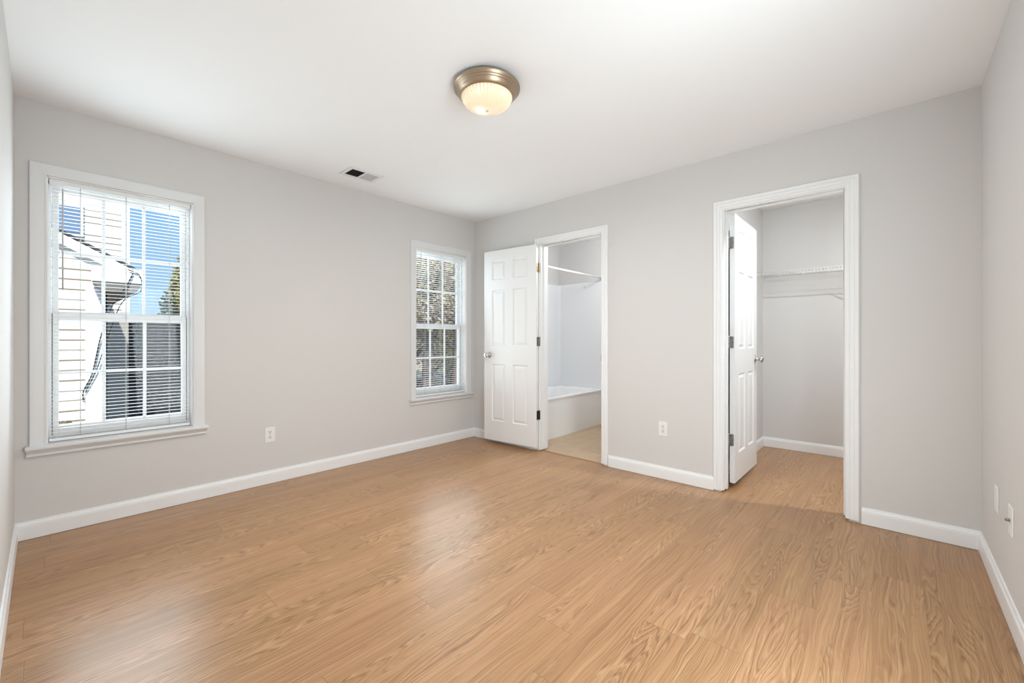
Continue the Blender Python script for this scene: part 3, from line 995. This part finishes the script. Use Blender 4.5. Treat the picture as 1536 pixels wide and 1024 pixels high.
# nearer wing of the neighbouring house
wg = empty('house_wing', (-4.5, 5.0, GZ))
tag(wg, 'white sided house wing with a low gable outside the left window', 'house')
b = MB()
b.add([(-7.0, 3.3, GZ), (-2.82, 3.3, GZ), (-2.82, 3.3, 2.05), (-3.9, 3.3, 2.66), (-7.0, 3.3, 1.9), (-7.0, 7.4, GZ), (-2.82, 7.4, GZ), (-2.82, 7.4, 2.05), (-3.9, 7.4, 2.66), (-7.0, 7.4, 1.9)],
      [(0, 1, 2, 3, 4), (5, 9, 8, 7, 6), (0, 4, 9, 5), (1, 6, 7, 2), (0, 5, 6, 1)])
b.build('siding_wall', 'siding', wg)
b = MB()
b.box(-2.985, -2.805, 3.272, 3.31, GZ, 1.70)
b.box(-2.83, -2.805, 3.272, 3.45, GZ, 1.70)
b.build('corner_board', 'extwhite', wg)
def slab(b, pts, t_):
    """thick plate below the quad pts"""
    b.add(list(pts) + [(p[0], p[1], p[2] - t_) for p in pts], [(0, 1, 2, 3), (7, 6, 5, 4), (0, 4, 5, 1), (1, 5, 6, 2), (2, 6, 7, 3), (3, 7, 4, 0)])
b = MB()
slab(b, [(-2.50, 3.235, 1.935), (-2.50, 7.4, 1.935), (-3.90, 7.4, 2.726), (-3.90, 3.235, 2.726)], 0.028)
slab(b, [(-3.90, 3.235, 2.726), (-3.90, 7.4, 2.726), (-5.30, 7.4, 1.935), (-5.30, 3.235, 1.935)], 0.028)
b.build('roof', 'shingle', wg)
b = MB()
slab(b, [(-2.515, 3.245, 1.905), (-2.515, 3.270, 1.905), (-3.88, 3.270, 2.676), (-3.88, 3.245, 2.676)], 0.12)
b.box(-2.535, -2.512, 3.245, 7.4, 1.79, 1.905)
b.box(-2.94, -2.512, 3.095, 3.25, 1.765, 1.93)
b.build('fascia', 'extwhite', wg)
b = MB()
b.add([(-2.57, 3.10, 1.66), (-2.57, 7.4, 1.66), (-2.86, 7.4, 1.66), (-2.86, 3.10, 1.66), (-2.515, 3.10, 1.764), (-2.515, 7.4, 1.764), (-2.93, 7.4, 1.764), (-2.93, 3.10, 1.764)],
      [(0, 1, 2, 3), (0, 3, 7, 4), (1, 5, 6, 2), (4, 7, 6, 5), (0, 4, 5, 1), (2, 6, 7, 3)])
b.build('eave_box', 'soffit', wg)

# taller main block behind
mh = empty('house_block', (-6, 10, GZ))
tag(mh, 'tall white sided house block with a window behind the gabled wing', 'house')
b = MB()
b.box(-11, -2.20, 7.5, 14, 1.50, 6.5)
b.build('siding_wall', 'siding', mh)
b = MB()
b.box(-11, -2.20, 7.5, 14, GZ, 1.50)
b.build('lower_wall', 'lowerwall', mh)  # lower part of the block in a plain grey
b = MB()
b.box(-2.30, -2.185, 7.47, 7.62, 1.5, 6.5)
b.build('corner_board', 'extwhite', mh)
b = MB()
b.box(-3.62, -2.82, 7.46, 7.52, 2.98, 3.58)
fr_ = b.build('window_frame', 'extwhite', mh)
b = MB()
b.box(-3.56, -2.87, 7.445, 7.48, 3.04, 3.50)
ch(b.build('window_pane', 'extglass', None), fr_)

# charcoal fence
fc = empty('board_fence', (0.2, 7.9, GZ))
tag(fc, 'charcoal board fence right of the house in the left window', 'fence')
b = MB()
for k in range(36):
    xx = -2.18 + k * 0.147
    b.box(xx, xx + 0.141, 7.9, 7.925, GZ, 1.50 + 0.006 * ((k * 7) % 3))
b.build('boards', 'fence', fc)
b = MB()
for zz in (-0.4, 0.4, 1.2):
    b.box(-2.18, 3.1, 7.925, 7.97, zz, zz + 0.09)
b.build('rails', 'fence', fc)

# utility cables
def cable(pts, r, label):
    b = MB()
    P_ = [Vector(p) for p in pts]
    out = []
    for i in range(len(P_) - 1):
        p0, p1, p2, p3 = P_[max(i - 1, 0)], P_[i], P_[i + 1], P_[min(i + 2, len(P_) - 1)]
        for k in range(8):
            t_ = k / 8
            out.append(0.5 * ((2 * p1) + (p2 - p0) * t_ + (2 * p0 - 5 * p1 + 4 * p2 - p3) * t_ ** 2 + (3 * p1 - p0 - 3 * p2 + p3) * t_ ** 3))
    out.append(P_[-1])
    b.tube(out, r, 8)
    return tag(b.build('utility_cable', 'cable'), label, 'cable', 'utility cables on the house')
cable([(-2.60, 3.08, 1.88), (-2.66, 3.08, 1.72), (-2.78, 3.11, 1.48), (-2.86, 3.24, 1.14), (-2.93, 3.25, 0.72), (-3.0, 3.264, 0.52), (-3.0, 3.264, 0.40)], 0.006, 'thick black cable hanging from the eave down to the siding')
cable([(-2.64, 3.08, 1.92), (-2.54, 3.08, 1.86), (-2.53, 3.08, 1.68), (-2.70, 3.085, 1.52), (-2.84, 3.22, 0.98), (-2.90, 3.245, 0.74), (-2.985, 3.258, 0.50)], 0.005, 'thinner black cable looping below the eave beside the corner board')

# ------------------------------------------------------------------ plants
def leaves(mb, centres, n, rad, size, rng):
    for _ in range(n):
        c, rr_ = rng.choice(centres)
        while True:
            p = Vector((rng.uniform(-1, 1), rng.uniform(-1, 1), rng.uniform(-1, 1)))
            if 0.25 < p.length < 1:
                break
        p = Vector(c) + p * rr_
        a = Vector((rng.gauss(0, 1), rng.gauss(0, 1), rng.gauss(0, 1))).normalized()
        d = a.cross(Vector((rng.gauss(0, 1), rng.gauss(0, 1), rng.gauss(0, 1)))).normalized()
        s = size * rng.uniform(0.6, 1.3)
        mb.add([p - a * s, p + d * s * 0.5, p + a * s, p - d * s * 0.5], [(0, 1, 2, 3)])

def tree(x, y, h, n, size, mat, label, seed, trunk=0.09, spread=1.2, low=0.25, group='trees outside the corner window'):
    rng = random.Random(seed)
    root = empty('tree', (x, y, GZ))
    tag(root, label, 'tree', group)
    tb = MB()
    top = Vector((x + rng.uniform(-.2, .2), y, GZ + h * 0.8))
    mid = Vector((x + rng.uniform(-.12, .12), y, GZ + h * 0.4))
    tb.tube([(x, y, GZ - 0.05), (x, y, GZ + h * 0.12), mid, top], [trunk * 1.3, trunk, trunk * 0.75, trunk * 0.15], 9)
    cs = [(top, spread * 0.8)]
    for k in range(11):
        f = rng.uniform(low, 0.8)
        bp = Vector((x, y, GZ)).lerp(top, f)
        a = rng.uniform(0, 2 * pi)
        ln = spread * rng.uniform(0.7, 1.2) * (1.1 - 0.5 * f)
        tip = bp + Vector((cos(a) * ln, sin(a) * ln, ln * rng.uniform(0.5, 1.1)))
        tb.tube([bp, bp.lerp(tip, 0.5) + Vector((0, 0, -0.04)), tip], [trunk * 0.42, trunk * 0.26, trunk * 0.07], 6)
        cs.append((tip, spread * rng.uniform(0.45, 0.75)))
    tb.build('trunk', 'bark', root)
    lb = MB()
    leaves(lb, cs, n, spread, size, rng)
    o = lb.build('foliage', mat, root, recalc=False)
    return root
TR = [(3.06, 5.0, 4.8, 0.17, 'leafmix', 'leafy tree with the thickest trunk, nearest the corner window, left of its view'),
      (4.00, 5.0, 4.7, 0.15, 'leafmix', 'leafy tree with a straight trunk, right of the corner window view'),
      (3.9, 6.8, 5.2, 0.10, 'leafgreen', 'yellow green tree between and behind the two nearest trunks'),
      (5.6, 7.4, 5.4, 0.10, 'leafmix', 'brownish tree behind the right hand trunk in the corner window'),
      (5.0, 9.4, 6.0, 0.12, 'leafmix', 'tall brownish tree at the back of the corner window view'),
      (7.2, 9.0, 6.0, 0.12, 'leafgreen', 'tall yellow green tree at the back right of the corner window view'),
      (7.0, 12.0, 7.0, 0.14, 'leafmix', 'farthest brownish tree, at the back centre of the corner window view'),
      (9.4, 12.0, 7.0, 0.14, 'leafmix', 'farthest brownish tree, at the back right of the corner window view')]
for i, (x, y, h, tk, mt, lb_) in enumerate(TR):
    tree(x, y, h, 3200 if y < 8 else 4200, 0.055 if y < 8 else 0.075, mt, lb_, 20 + i, tk, 1.15 if y < 8 else 1.6, 0.42 if y < 6 else 0.10)

# pointed evergreen by the fence
rng = random.Random(5)
cf = empty('evergreen_tree', (-0.55, 12.0, GZ))
tag(cf, 'pointed yellow green tree behind the fence in the left window', 'tree')
b = MB()
b.tube([(-0.55, 12, GZ - 0.05), (-0.55, 12, 3.3)], [0.12, 0.02], 8)
b.build('trunk', 'bark', cf)
cs = []
for k in range(14):
    f = k / 13
    rr_ = 0.85 * (1 - f) + 0.12
    for a in range(5):
        th_ = a * 2 * pi / 5 + k
        cs.append((Vector((-0.55 + cos(th_) * rr_ * 0.55, 12 + sin(th_) * rr_ * 0.55, GZ + 1.2 + f * 3.0)), rr_ * 0.55))
b = MB()
leaves(b, cs, 4200, 1, 0.07, rng)
b.build('foliage', 'leafgreen', cf, recalc=False)

sb = empty('shrub', (-3.2, 3.0, GZ))
tag(sb, 'rounded tan olive shrub against the white siding', 'shrub')
b = MB()
for k in range(6):
    a = k * pi / 3
    b.tube([(-3.2, 3.0, GZ - 0.03), (-3.2 + 0.10 * cos(a), 3.0 + 0.08 * sin(a), GZ + 0.35), (-3.2 + 0.2 * cos(a), 3.0 + 0.14 * sin(a), GZ + 0.7)], [0.015, 0.01, 0.004], 6)
b.build('stems', 'bark', sb)
b = MB()
leaves(b, [(Vector((-3.2, 3.0, GZ + 0.45)), 0.24), (Vector((-3.16, 2.98, GZ + 0.75)), 0.24), (Vector((-3.24, 3.0, GZ + 0.2)), 0.22)], 3500, 1, 0.03, rng)
b.build('foliage', 'shrub', sb, recalc=False)
